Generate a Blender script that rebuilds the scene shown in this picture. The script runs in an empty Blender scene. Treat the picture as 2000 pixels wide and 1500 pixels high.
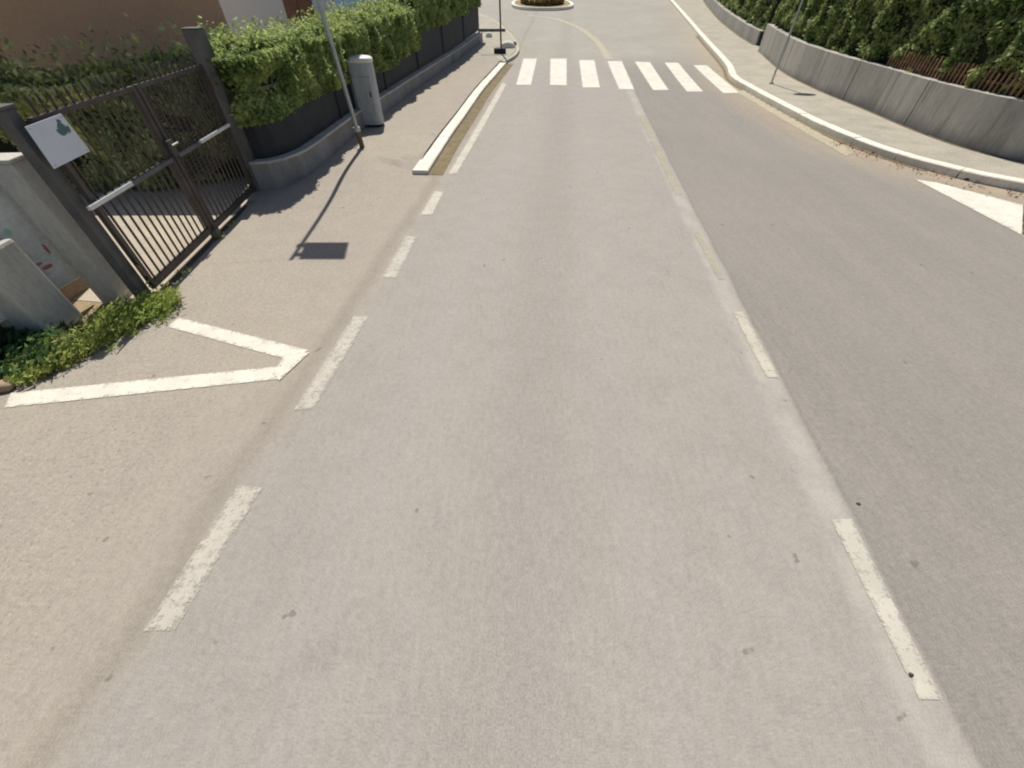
import bpy, bmesh, math, random
from mathutils import Vector, noise as mnoise
random.seed(7)
sc = bpy.context.scene
col = sc.collection
# ------------------------------------------------------------------ camera model and ground
F = 780.0; TH = math.radians(45.4); H = 2.4          # focal length (for a 2000 px wide frame), pitch, eye height
def zg(y):                                           # the road climbs gently away from the camera
    if y < 8: return 0.0
    if y < 26: return 0.0014*(y-8)**2
    if y < 60: return 0.4536 + 0.0504*(y-26)
    return 0.4536 + 0.0504*34 + 0.0504*25*(1-math.exp(-(y-60)/25))
def ray(px, py):
    a = (px-1000)/F; b = (py-750)/F
    return a, math.cos(TH)-b*math.sin(TH), math.sin(TH)+b*math.cos(TH)
def at(px, py, dz=0.0):                              # ground point (height dz above ground) seen at a spot of the survey photo
    a, fw, dn = ray(px, py)
    t = 0.5
    f = lambda t: H - dn*t - zg(fw*t) - dz
    while f(t) > 0 and t < 300: t += 0.5
    lo, hi = t-0.5, t
    for _ in range(40):
        m = (lo+hi)/2
        if f(m) > 0: lo = m
        else: hi = m
    return (a*lo, fw*lo)
def height_at(P, py):
    a, fw, dn = ray(1000, py)
    return H - P[1]*dn/fw
def onplane(px, py, P0, P1):
    a, fw, dn = ray(px, py)
    dx, dy = P1[0]-P0[0], P1[1]-P0[1]
    t = (P0[0]*dy - P0[1]*dx)/(a*dy - fw*dx)
    return Vector((a*t, fw*t, H-dn*t))
# ------------------------------------------------------------------ object helpers
def obj(name, bm, m, parent=None, smooth=False):
    me = bpy.data.meshes.new(name); bm.to_mesh(me); bm.free()
    if smooth:
        for p in me.polygons: p.use_smooth = True
    o = bpy.data.objects.new(name, me); col.objects.link(o)
    if m: me.materials.append(m)
    if parent:
        o.parent = parent; o.matrix_parent_inverse = parent.matrix_world.inverted()
    return o
def tag(o, label, cat, group=None, kind=None):
    if label: o['label'] = label
    if cat: o['category'] = cat
    if group: o['group'] = group
    if kind: o['kind'] = kind
    return o
def thing(name, label, cat, loc, group=None):
    o = bpy.data.objects.new(name, None); col.objects.link(o); o.location = loc
    o.matrix_world.translation = Vector(loc)
    o.empty_display_size = 0.2
    bpy.context.view_layer.update()
    return tag(o, label, cat, group)
def struct(name, bm, m, label=None, cat=None):
    o = obj(name, bm, m); o['kind'] = 'structure'
    if label: o['label'] = label
    if cat: o['category'] = cat
    return o
def box(bm, c, s, rz=0.0, tilt=None, bev=0.0):
    r = bmesh.ops.create_cube(bm, size=1.0)
    vs = r['verts']
    bmesh.ops.scale(bm, vec=s, verts=vs)
    if bev:
        es = list({e for v in vs for e in v.link_edges})
        rr = bmesh.ops.bevel(bm, geom=es, offset=bev, segments=2, affect='EDGES', profile=0.6)
        vs = list({v for f in rr['faces'] for v in f.verts} | {v for v in vs if v.is_valid})
    from mathutils import Matrix
    M = Matrix.Translation(c) @ Matrix.Rotation(rz, 4, 'Z')
    if tilt: M = M @ tilt
    bmesh.ops.transform(bm, matrix=M, verts=vs)
def bar(bm, a, b, r, n=8, r2=None):
    a = Vector(a); b = Vector(b); d = b-a
    q = d.to_track_quat('Z', 'Y').to_matrix().to_4x4()
    from mathutils import Matrix
    bmesh.ops.create_cone(bm, cap_ends=True, segments=n, radius1=r, radius2=r if r2 is None else r2,
                          depth=d.length, matrix=Matrix.Translation((a+b)/2) @ q)
def resample(pts, step):
    out = []
    for i in range(len(pts)-1):
        a, b = Vector(pts[i]), Vector(pts[i+1])
        n = max(1, int((b-a).length/step))
        for k in range(n): out.append(tuple(a.lerp(b, k/n)))
    out.append(tuple(pts[-1])); return out
def smoothline(pts, step=0.3):                       # Catmull-Rom
    P = [Vector(p) for p in pts]; P = [2*P[0]-P[1]] + P + [2*P[-1]-P[-2]]
    out = []
    for i in range(1, len(P)-2):
        n = max(2, int((P[i+1]-P[i]).length/step))
        for k in range(n):
            t = k/n
            out.append(0.5*((2*P[i]) + (P[i+1]-P[i-1])*t + (2*P[i-1]-5*P[i]+4*P[i+1]-P[i+2])*t*t
                            + (-P[i-1]+3*P[i]-3*P[i+1]+P[i+2])*t**3))
    out.append(P[-2]); return [tuple(p) for p in out]
def offset(line, d):                                 # positive = to the right of the direction of travel
    out = []
    for i, p in enumerate(line):
        a = Vector(line[max(0, i-1)]); b = Vector(line[min(len(line)-1, i+1)])
        t = (b-a).normalized(); out.append((p[0]+t.y*d, p[1]-t.x*d))
    return out
def evenly(line, n):
    L = [0]
    for i in range(1, len(line)): L.append(L[-1]+(Vector(line[i])-Vector(line[i-1])).length)
    out = []; j = 0
    for k in range(n):
        s = L[-1]*k/(n-1)
        while j < len(L)-2 and L[j+1] < s: j += 1
        u = (s-L[j])/max(1e-9, L[j+1]-L[j])
        out.append(tuple(Vector(line[j]).lerp(Vector(line[j+1]), min(1, u))))
    return out
def ruled(bm, A, B, n, m, z=lambda u, v: 0.0):       # sheet between two lines, draped on the ground
    A = evenly(A, n); B = evenly(B, n); g = []
    for i in range(n):
        row = []
        for j in range(m+1):
            p = Vector(A[i]).lerp(Vector(B[i]), j/m)
            row.append(bm.verts.new((p.x, p.y, zg(p.y)+z(i/(n-1), j/m))))
        g.append(row)
    for i in range(n-1):
        for j in range(m):
            f = bm.faces.new((g[i][j], g[i+1][j], g[i+1][j+1], g[i][j+1]))
    return g
def upward(bm):
    bm.normal_update()
    for f in bm.faces:
        if f.normal.z < 0: f.normal_flip()
def extrude_wall(bm, line, width, z0, z1, side=1):    # wall: line is its front face foot; z above ground (functions of u)
    n = len(line); back = offset(line, width*side); prof = []
    for i in range(n):
        u = i/(n-1); g = zg(line[i][1])
        a = z0(u) if callable(z0) else z0; b = z1(u) if callable(z1) else z1
        prof.append([bm.verts.new((line[i][0], line[i][1], g+a)), bm.verts.new((line[i][0], line[i][1], g+b)),
                     bm.verts.new((back[i][0], back[i][1], g+b)), bm.verts.new((back[i][0], back[i][1], g+a))])
    for i in range(n-1):
        for k in range(4):
            bm.faces.new((prof[i][k], prof[i+1][k], prof[i+1][(k+1) % 4], prof[i][(k+1) % 4]))
    bm.faces.new(prof[0]); bm.faces.new(prof[-1][::-1])
    bmesh.ops.recalc_face_normals(bm, faces=bm.faces)
# ------------------------------------------------------------------ materials
def newmat(name):
    m = bpy.data.materials.new(name); m.use_nodes = True
    nt = m.node_tree; bsdf = nt.nodes['Principled BSDF']
    bsdf.inputs['Specular IOR Level'].default_value = 0.25
    return m, nt, bsdf
def N(nt, t, **kw):
    n = nt.nodes.new(t)
    for k, v in kw.items(): setattr(n, k, v)
    return n
def pos(nt, scale=(1, 1, 1)):
    g = N(nt, 'ShaderNodeNewGeometry'); mp = N(nt, 'ShaderNodeMapping'); mp.inputs['Scale'].default_value = scale
    nt.links.new(g.outputs['Position'], mp.inputs['Vector']); return mp.outputs['Vector']
def noi(nt, vec, scale, detail=4, rough=0.55):
    n = N(nt, 'ShaderNodeTexNoise'); n.inputs['Scale'].default_value = scale
    n.inputs['Detail'].default_value = detail; n.inputs['Roughness'].default_value = rough
    nt.links.new(vec, n.inputs['Vector']); return n.outputs['Fac']
def ramp(nt, fac, a, b, va=0.0, vb=1.0):
    r = N(nt, 'ShaderNodeMapRange'); r.interpolation_type = 'SMOOTHSTEP'
    for i, v in zip((1, 2, 3, 4), (a, b, va, vb)): r.inputs[i].default_value = v
    nt.links.new(fac, r.inputs[0]); return r.outputs[0]
def mix(nt, fac, a, b, blend='MIX'):
    x = N(nt, 'ShaderNodeMix', data_type='RGBA', blend_type=blend)
    for s, v in ((x.inputs[0], fac), (x.inputs[6], a), (x.inputs[7], b)):
        if isinstance(v, (int, float)): s.default_value = v
        elif isinstance(v, tuple): s.default_value = (*v, 1) if len(v) == 3 else v
        else: nt.links.new(v, s)
    return x.outputs[2]
def math_(nt, op, a, b=None):
    x = N(nt, 'ShaderNodeMath', operation=op)
    for s, v in ((x.inputs[0], a), (x.inputs[1], b)):
        if v is None: continue
        if isinstance(v, (int, float)): s.default_value = v
        else: nt.links.new(v, s)
    return x.outputs[0]
def bump(nt, bsdf, h, strength, dist=0.01):
    b = N(nt, 'ShaderNodeBump'); b.inputs['Strength'].default_value = strength; b.inputs['Distance'].default_value = dist
    nt.links.new(h, b.inputs['Height']); nt.links.new(b.outputs[0], bsdf.inputs['Normal'])
def mottled(name, c1, c2, s1=3.0, s2=40.0, rough=0.85, dark=None, bmp=0.3, metal=0.0, speck=0.25, stretch=(1, 1, 1)):
    m, nt, b = newmat(name); v = pos(nt, stretch)
    n1 = ramp(nt, noi(nt, v, s1, 5), 0.3, 0.7); n2 = noi(nt, v, s2, 3, 0.7)
    c = mix(nt, n1, c1, c2)
    c = mix(nt, speck, c, mix(nt, ramp(nt, n2, 0.3, 0.7), tuple(x*0.35 for x in c1), tuple(min(1, x*1.5) for x in c2)))
    if dark:
        c = mix(nt, ramp(nt, noi(nt, v, s1*0.6, 6, 0.7), 0.55, 0.75, 0, 0.8), c, dark)
    nt.links.new(c, b.inputs['Base Color']); b.inputs['Roughness'].default_value = rough
    b.inputs['Metallic'].default_value = metal
    if name == 'grey_wall':
        st = noi(nt, pos(nt, (1, 1, 0.06)), 7, 5, 0.7)
        c = mix(nt, ramp(nt, st, 0.5, 0.72, 0, 0.65), c, (0.13, 0.125, 0.115))
        c = mix(nt, ramp(nt, noi(nt, pos(nt, (1, 1, 0.1)), 16, 4, 0.7), 0.58, 0.75, 0, 0.45), c, (0.50, 0.48, 0.44))
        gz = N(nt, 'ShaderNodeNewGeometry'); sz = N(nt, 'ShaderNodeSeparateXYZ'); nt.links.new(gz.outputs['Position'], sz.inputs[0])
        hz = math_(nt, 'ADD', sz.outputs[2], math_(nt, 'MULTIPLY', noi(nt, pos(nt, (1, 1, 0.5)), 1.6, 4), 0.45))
        c = mix(nt, ramp(nt, hz, 0.30, 0.66, 0.75, 0), c, (0.10, 0.105, 0.115))  # bluish dark lower wall paints in a shadow
        nt.links.new(c, b.inputs['Base Color'])
    if bmp: bump(nt, b, n2, bmp)
    return m
# --- road lines used by the asphalt
Ls, Le = at(320, 1220), at(982, 165)                 # left edge line, bottom and far end
Cs, Ce = at(1815, 1370), at(1240, 190)               # old centre line and patch seam
kL = (Le[0]-Ls[0])/(Le[1]-Ls[1]); kC = (Ce[0]-Cs[0])/(Ce[1]-Cs[1])
def asphalt(name, side=None):
    m, nt, b = newmat(name); v = pos(nt)
    g = N(nt, 'ShaderNodeNewGeometry'); sx = N(nt, 'ShaderNodeSeparateXYZ'); nt.links.new(g.outputs['Position'], sx.inputs[0])
    X, Y = sx.outputs[0], sx.outputs[1]
    wob = math_(nt, 'MULTIPLY', math_(nt, 'SUBTRACT', noi(nt, v, 1.3, 5, 0.6), 0.5), 0.28)
    uL = math_(nt, 'SUBTRACT', math_(nt, 'SUBTRACT', X, math_(nt, 'MULTIPLY', Y, kL)), Ls[0]-kL*Ls[1])
    uC = math_(nt, 'SUBTRACT', math_(nt, 'SUBTRACT', X, math_(nt, 'MULTIPLY', Y, kC)), Cs[0]-kC*Cs[1])
    wuL = math_(nt, 'ADD', uL, wob); wuC = math_(nt, 'ADD', uC, math_(nt, 'MULTIPLY', wob, 0.25))
    tan, mid, right = (0.41, 0.345, 0.268), (0.35, 0.322, 0.296), (0.172, 0.164, 0.148)
    n_big = ramp(nt, noi(nt, v, 0.5, 4), 0.3, 0.7); n_med = ramp(nt, noi(nt, v, 3.2, 5, 0.65), 0.3, 0.7)
    streak = ramp(nt, noi(nt, pos(nt, (1, 0.09, 1)), 3.0, 4, 0.6), 0.3, 0.7)
    c = mix(nt, ramp(nt, wuL, -0.25, 0.18), tan, mid)
    c = mix(nt, ramp(nt, wuC, 0.05, 0.13), c, right)
    # paler worn surface beyond the crossing, greener in the patch beside it
    c = mix(nt, ramp(nt, Y, 17.0, 22, 0, 0.97), c, mix(nt, ramp(nt, noi(nt, v, 0.35, 4), 0.35, 0.65), (0.42, 0.395, 0.345), (0.35, 0.345, 0.28)))
    # wheel tracks and colour drift
    c = mix(nt, math_(nt, 'MULTIPLY', n_big, 0.65), c, mix(nt, 0.5, c, (0.262, 0.248, 0.226)))
    c = mix(nt, math_(nt, 'MULTIPLY', streak, 0.55), c, mix(nt, 0.5, c, (0.36, 0.29, 0.26)))
    c = mix(nt, math_(nt, 'MULTIPLY', n_med, 0.42), c, mix(nt, 0.5, c, (0.14, 0.13, 0.108)))
    # soft wheel tracks and the darker middle of the lane
    for u0, wd, am in ((0.95, 0.42, 0.20), (2.55, 0.45, 0.16)):
        dt = math_(nt, 'ABSOLUTE', math_(nt, 'SUBTRACT', wuL, u0))
        c = mix(nt, math_(nt, 'MULTIPLY', ramp(nt, dt, 0.05, wd, 1, 0), math_(nt, 'MULTIPLY', ramp(nt, noi(nt, pos(nt, (1, 0.15, 1)), 1.2, 4), 0.3, 0.7, 0.3, 1.0), am)), c, (0.40, 0.385, 0.36))
    dt = math_(nt, 'ABSOLUTE', math_(nt, 'SUBTRACT', wuL, 1.85))
    c = mix(nt, ramp(nt, dt, 0.05, 0.5, 0.26, 0), c, (0.19, 0.18, 0.155))
    # finely drawn-out grain along the direction of travel
    gr = noi(nt, pos(nt, (1, 0.22, 1)), 26, 4, 0.75)
    c = mix(nt, 0.11, c, mix(nt, ramp(nt, gr, 0.32, 0.68), (0.15, 0.14, 0.12), (0.48, 0.44, 0.39)))
    # worn centre band left of the seam
    d = math_(nt, 'ABSOLUTE', math_(nt, 'ADD', wuC, 0.05))
    band = math_(nt, 'MULTIPLY', ramp(nt, d, 0.04, 0.15, 1, 0), ramp(nt, noi(nt, v, 2.2, 4), 0.3, 0.65, 0.12, 0.70))
    c = mix(nt, math_(nt, 'MULTIPLY', band, ramp(nt, Y, 14.5, 16.5, 1, 0)), c, (0.48, 0.45, 0.395))
    nearf = ramp(nt, Y, 14.5, 16.5, 1, 0)
    d2 = math_(nt, 'ABSOLUTE', math_(nt, 'SUBTRACT', wuC, 0.10))
    c = mix(nt, math_(nt, 'MULTIPLY', ramp(nt, d2, 0.0, 0.03, 1, 0), math_(nt, 'MULTIPLY', nearf, 0.4)), c, (0.10, 0.09, 0.075))
    # dusty strip of darker tan along the inner side of the edge line
    d3 = math_(nt, 'ABSOLUTE', math_(nt, 'ADD', wuL, 0.16))
    c = mix(nt, math_(nt, 'MULTIPLY', ramp(nt, d3, 0.0, 0.15, 1, 0), 0.50), c, (0.19, 0.16, 0.115))
    # gutter dirt from the mesh attribute
    a = N(nt, 'ShaderNodeAttribute', attribute_name='dirt')
    dirtf = math_(nt, 'MULTIPLY', a.outputs['Fac'], ramp(nt, n_med, 0, 1, 0.55, 1.0))
    c = mix(nt, dirtf, c, mix(nt, ramp(nt, noi(nt, v, 5, 5), 0.35, 0.65), (0.47, 0.31, 0.18), (0.44, 0.35, 0.22)))
    # cracks
    vo = N(nt, 'ShaderNodeTexVoronoi', feature='DISTANCE_TO_EDGE'); vo.inputs['Scale'].default_value = 0.35
    wv = N(nt, 'ShaderNodeVectorMath', operation='ADD'); nn = N(nt, 'ShaderNodeTexNoise'); nn.inputs['Scale'].default_value = 1.5
    nt.links.new(v, nn.inputs['Vector']); nt.links.new(v, wv.inputs[0]); nt.links.new(nn.outputs['Color'], wv.inputs[1])
    nt.links.new(wv.outputs[0], vo.inputs['Vector'])
    crack = math_(nt, 'MULTIPLY', ramp(nt, vo.outputs['Distance'], 0.002, 0.012, 1, 0), ramp(nt, noi(nt, v, 0.8), 0.54, 0.66, 0, 0.16))
    c = mix(nt, crack, c, (0.09, 0.08, 0.07))
    # aggregate
    ag = noi(nt, v, 95, 3, 0.85); ag2 = noi(nt, v, 24, 6, 0.8)
    c = mix(nt, 0.26, c, mix(nt, ramp(nt, ag, 0.30, 0.70), (0.10, 0.09, 0.075), (0.50, 0.46, 0.405)))
    coarse = math_(nt, 'MULTIPLY', ramp(nt, noi(nt, v, 42, 2, 0.6), 0.55, 0.66, 0, 0.38), ramp(nt, wuL, -1.2, 0.0, 1, 0.15))
    c = mix(nt, coarse, c, (0.52, 0.45, 0.35))
    coarse2 = math_(nt, 'MULTIPLY', ramp(nt, noi(nt, v, 37, 2, 0.6), 0.56, 0.66, 0, 0.42), ramp(nt, wuL, -1.2, 0.0, 1, 0.15))
    c = mix(nt, coarse2, c, (0.15, 0.12, 0.085))
    c = mix(nt, 0.17, c, mix(nt, ramp(nt, ag2, 0.30, 0.70), (0.14, 0.13, 0.11), (0.46, 0.425, 0.37)))
    spot = ramp(nt, noi(nt, v, 7, 2, 0.5), 0.72, 0.76, 0, 0.55)
    c = mix(nt, spot, c, (0.12, 0.11, 0.095))
    nt.links.new(c, b.inputs['Base Color']); b.inputs['Roughness'].default_value = 0.9
    bump(nt, b, ag, 0.2, 0.004)
    return m
def paint(name, colr, wear, wscale=9.0, soft=0.08, cover=1.0):
    m, nt, b = newmat(name); v = pos(nt)
    n = noi(nt, v, wscale, 6, 0.75); n2 = noi(nt, v, wscale*5, 3, 0.7)
    s = math_(nt, 'ADD', math_(nt, 'MULTIPLY', n, 0.6), math_(nt, 'MULTIPLY', n2, 0.4))
    e_ = N(nt, 'ShaderNodeAttribute', attribute_name='edge')
    s = math_(nt, 'SUBTRACT', s, math_(nt, 'MULTIPLY', math_(nt, 'SUBTRACT', 1.0, e_.outputs['Fac']), 0.12))
    f = ramp(nt, s, wear-soft, wear+soft, 0.0, cover)
    c = mix(nt, ramp(nt, noi(nt, v, 4, 4), 0.3, 0.7), colr, tuple(x*0.86 for x in colr))
    nt.links.new(c, b.inputs['Base Color']); b.inputs['Roughness'].default_value = 0.6
    tr = N(nt, 'ShaderNodeBsdfTransparent'); ms = N(nt, 'ShaderNodeMixShader')
    out = nt.nodes['Material Output']
    nt.links.new(f, ms.inputs[0]); nt.links.new(tr.outputs[0], ms.inputs[1]); nt.links.new(b.outputs[0], ms.inputs[2])
    nt.links.new(ms.outputs[0], out.inputs['Surface'])
    return m
def leafmat(name, dark, lite, tip, trans=0.35):
    m, nt, b = newmat(name); v = pos(nt)
    g = N(nt, 'ShaderNodeNewGeometry')
    c = mix(nt, g.outputs['Random Per Island'], dark, lite)
    c = mix(nt, ramp(nt, noi(nt, v, 5.5, 3), 0.52, 0.68, 0, 0.7), c, dark)
    c = mix(nt, ramp(nt, noi(nt, v, 2.2, 4), 0.4, 0.7, 0, 0.8), c, tip)
    c = mix(nt, ramp(nt, g.outputs['Random Per Island'], 0.955, 0.965, 0, 0.85), c, (0.20, 0.13, 0.06))
    nt.links.new(c, b.inputs['Base Color']); b.inputs['Roughness'].default_value = 0.5
    t = N(nt, 'ShaderNodeBsdfTranslucent'); nt.links.new(mix(nt, 0.4, c, tip), t.inputs[0])
    ms = N(nt, 'ShaderNodeMixShader'); ms.inputs[0].default_value = trans
    nt.links.new(b.outputs[0], ms.inputs[1]); nt.links.new(t.outputs[0], ms.inputs[2])
    nt.links.new(ms.outputs[0], nt.nodes['Material Output'].inputs['Surface'])
    return m
def plain(name, c, rough=0.6, metal=0.0):
    return mottled(name, c, tuple(x*0.8 for x in c), 6, 60, rough, None, 0.05, metal, 0.12)

M = dict(
    asphalt=asphalt('weathered_asphalt'),
    paint=paint('white_paint', (0.74, 0.70, 0.60), 0.36, 14, 0.11, 0.93),
    paint_old=paint('worn_paint', (0.62, 0.575, 0.49), 0.42, 20, 0.11, 0.74),
    paint_mid=paint('slightly_worn_paint', (0.66, 0.615, 0.515), 0.385, 16, 0.12, 0.78),
    paint_right=paint('broad_line_paint', (0.78, 0.74, 0.64), 0.34, 7, 0.12, 0.93),
    paint_faint=paint('nearly_gone_paint', (0.52, 0.47, 0.36), 0.42, 8, 0.14, 0.62),
    paint_yellow=paint('yellowed_paint', (0.60, 0.535, 0.40), 0.36, 9, 0.14, 0.70),
    paint_ghost=paint('ghost_paint', (0.62, 0.57, 0.47), 0.38, 12, 0.13, 0.80),
    pave_l=mottled('tan_pavement', (0.50, 0.435, 0.34), (0.38, 0.325, 0.25), 1.6, 45, 0.9, None, 0.3, 0, 0.3),
    pave_r=mottled('grey_pavement', (0.43, 0.39, 0.315), (0.33, 0.305, 0.25), 2.0, 30, 0.9, (0.24, 0.22, 0.17), 0.3, 0, 0.3),
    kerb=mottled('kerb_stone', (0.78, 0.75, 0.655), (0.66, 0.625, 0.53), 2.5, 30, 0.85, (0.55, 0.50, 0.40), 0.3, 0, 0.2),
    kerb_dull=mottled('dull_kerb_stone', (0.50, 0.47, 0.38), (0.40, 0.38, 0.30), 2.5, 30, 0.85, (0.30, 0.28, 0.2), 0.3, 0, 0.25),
    moss_shade=mottled('gutter_moss_shade', (0.15, 0.125, 0.065), (0.23, 0.18, 0.11), 5, 40, 1.0, (0.06, 0.055, 0.03), 0.5, 0, 0.4),  # moss tone, also stands in for shade at kerb and wall feet
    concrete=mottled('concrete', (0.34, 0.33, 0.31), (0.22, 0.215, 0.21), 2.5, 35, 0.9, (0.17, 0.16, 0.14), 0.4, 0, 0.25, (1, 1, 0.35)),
    concrete_lit=mottled('lit_concrete', (0.56, 0.54, 0.485), (0.42, 0.405, 0.365), 3, 40, 0.9, (0.36, 0.33, 0.27), 0.4, 0, 0.25, (1, 1, 0.4)),
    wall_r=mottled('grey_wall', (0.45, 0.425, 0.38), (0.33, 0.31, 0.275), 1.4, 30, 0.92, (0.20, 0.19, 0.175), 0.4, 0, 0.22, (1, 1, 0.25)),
    slate=mottled('slate_panel', (0.045, 0.05, 0.052), (0.028, 0.032, 0.036), 3, 40, 0.7, None, 0.2),
    stucco=mottled('terracotta_stucco', (0.82, 0.46, 0.28), (0.74, 0.44, 0.26), 0.8, 30, 0.95, (0.62, 0.31, 0.20), 0.3, 0, 0.12),
    white=mottled('white_render', (0.55, 0.78, 1.0), (0.52, 0.74, 0.97), 1.0, 30, 0.95, None, 0.2, 0, 0.08),
    dirt=mottled('yard_dirt', (0.36, 0.27, 0.16), (0.26, 0.205, 0.125), 2, 25, 1.0, (0.14, 0.12, 0.06), 0.5, 0, 0.35),
    ground=mottled('dry_ground', (0.20, 0.18, 0.09), (0.13, 0.14, 0.06), 0.4, 8, 1.0, None, 0.4, 0, 0.35),
    gate=mottled('gate_metal', (0.115, 0.098, 0.088), (0.075, 0.065, 0.060), 5, 60, 0.55, (0.09, 0.06, 0.04), 0.1, 0.3, 0.2),
    gate_post=mottled('gate_post_metal', (0.17, 0.165, 0.155), (0.11, 0.11, 0.105), 4, 50, 0.6, None, 0.1, 0.2, 0.2),
    rail=plain('sunlit_rail_paint', (0.75, 0.75, 0.72), 0.4),  # near-white stands in for sunlight on the gate's mid rail
    galv=mottled('galvanised_steel', (0.52, 0.55, 0.53), (0.40, 0.43, 0.41), 6, 50, 0.45, None, 0.05, 0.5, 0.2),
    rust=mottled('rusty_sleeve', (0.24, 0.17, 0.11), (0.16, 0.12, 0.085), 12, 60, 0.8, None, 0.3, 0.2, 0.3),
    cabinet=mottled('cabinet_plastic', (0.46, 0.49, 0.50), (0.36, 0.38, 0.39), 5, 30, 0.55, (0.22, 0.23, 0.23), 0.1, 0, 0.2, (1, 1, 0.3)),
    cabinet_top=plain('cabinet_lid_sunlit', (0.80, 0.79, 0.75), 0.5),  # lid paler than the body to paint its sunlit top
    darkgap=plain('dark_plastic', (0.025, 0.028, 0.032), 0.6),
    signwhite=mottled('sign_face', (0.68, 0.72, 0.78), (0.62, 0.66, 0.72), 5, 40, 0.4, None, 0.0, 0, 0.08),
    signgreen=plain('sign_emblem', (0.10, 0.20, 0.19), 0.5),
    poster=mottled('faded_poster', (0.66, 0.68, 0.66), (0.54, 0.56, 0.55), 4, 25, 0.6, (0.30, 0.31, 0.30), 0.0, 0, 0.2),
    posterframe=plain('poster_frame', (0.72, 0.70, 0.60), 0.5),
    fadered=plain('faded_red', (0.50, 0.16, 0.15), 0.6),
    fadegreen=plain('faded_green', (0.40, 0.58, 0.45), 0.6),
    brownwall=mottled('brown_wall', (0.30, 0.22, 0.15), (0.22, 0.165, 0.115), 4, 30, 0.95, (0.16, 0.10, 0.06), 0.4, 0, 0.3),
    door=mottled('dark_red_door', (0.13, 0.045, 0.045), (0.08, 0.035, 0.035), 3, 30, 0.6),
    shutter=mottled('brown_shutter', (0.22, 0.175, 0.14), (0.17, 0.135, 0.11), 3, 30, 0.7),
    glass=plain('dark_glass', (0.03, 0.035, 0.05), 0.1),
    tiles=mottled('roof_tiles', (0.36, 0.14, 0.08), (0.26, 0.11, 0.07), 3, 15, 0.9),
    slat=mottled('orange_slat', (0.42, 0.25, 0.14), (0.18, 0.11, 0.07), 9, 40, 0.85, (0.14, 0.07, 0.04), 0.2),
    leaf_gate=leafmat('muted_leaves', (0.07, 0.13, 0.05), (0.55, 0.66, 0.26), (0.80, 0.76, 0.36), 0.45),
    leaf_wall=leafmat('bright_leaves', (0.025, 0.07, 0.02), (0.35, 0.48, 0.14), (0.56, 0.64, 0.24), 0.42),
    leaf_right=leafmat('dark_leaves', (0.03, 0.08, 0.028), (0.25, 0.36, 0.11), (0.46, 0.50, 0.20), 0.38),
    leaf_tip=leafmat('weed_leaves', (0.12, 0.22, 0.04), (0.42, 0.52, 0.12), (0.52, 0.55, 0.18), 0.5),
    leaf_broad=leafmat('broad_leaves', (0.025, 0.07, 0.03), (0.07, 0.15, 0.06), (0.10, 0.17, 0.06), 0.3),
    leaf_dry=leafmat('dry_leaves', (0.17, 0.12, 0.04), (0.34, 0.25, 0.10), (0.38, 0.30, 0.12), 0.2),
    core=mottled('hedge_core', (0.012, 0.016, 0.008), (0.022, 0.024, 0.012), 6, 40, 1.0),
    twig=mottled('twigs', (0.10, 0.075, 0.05), (0.06, 0.045, 0.03), 8, 40, 0.9),
    shadowboard=plain('shadow_board_face', (0.10, 0.20, 0.50), 0.4),
    litter=leafmat('fallen_leaves', (0.10, 0.05, 0.02), (0.30, 0.16, 0.08), (0.22, 0.12, 0.06), 0.1),
    stone=mottled('pebble_stone', (0.10, 0.095, 0.085), (0.07, 0.065, 0.06), 20, 60, 0.9),
    whitestone=mottled('white_stone', (0.75, 0.73, 0.68), (0.60, 0.58, 0.54), 9, 40, 0.9),
    ochre=mottled('ochre_stone', (0.40, 0.30, 0.19), (0.30, 0.23, 0.15), 9, 40, 0.9),
    red=plain('shadow_disc_red', (0.50, 0.03, 0.03), 0.4),
)
# ------------------------------------------------------------------ GROUND, ROAD, PAVEMENTS
bm = bmesh.new()
xs = [-300, -120, -60, -30, -15, -8, 0, 8, 15, 30, 60, 120, 300]
ys = [-60, -20, -5, 0, 5, 8] + [8+i*1.5 for i in range(1, 36)] + [70, 85, 110, 150, 220, 350, 600]
g = [[bm.verts.new((x, y, zg(y)-0.03)) for x in xs] for y in ys]
for i in range(len(ys)-1):
    for j in range(len(xs)-1): bm.faces.new((g[i][j], g[i][j+1], g[i+1][j+1], g[i+1][j]))
struct('ground', bm, M['ground'], 'dry grassy ground beyond the road and gardens', 'ground')

kr_px = [(1300, -14), (1350, 42), (1415, 114), (1435, 147), (1480, 174), (1533, 202), (1628, 248), (1742, 291), (1873, 327), (2000, 353)]
KH = 0.13
KR = [at(x, y, KH) for x, y in kr_px]
KR = [(KR[0][0]+2.4, KR[0][1]+14)] + KR + [(KR[-1][0]+1.1, KR[-1][1]-0.9), (KR[-1][0]+2.6, KR[-1][1]-1.8), (KR[-1][0]+5.5, KR[-1][1]-3.0)]
KR = smoothline(KR, 0.3)                             # kerb middle line, far to near
kl_px = [(819, 331), (862, 268), (900, 218), (936, 170), (982, 119)]
KL = smoothline([at(x, y, 0.085) for x, y in kl_px], 0.3)   # near to far
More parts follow.
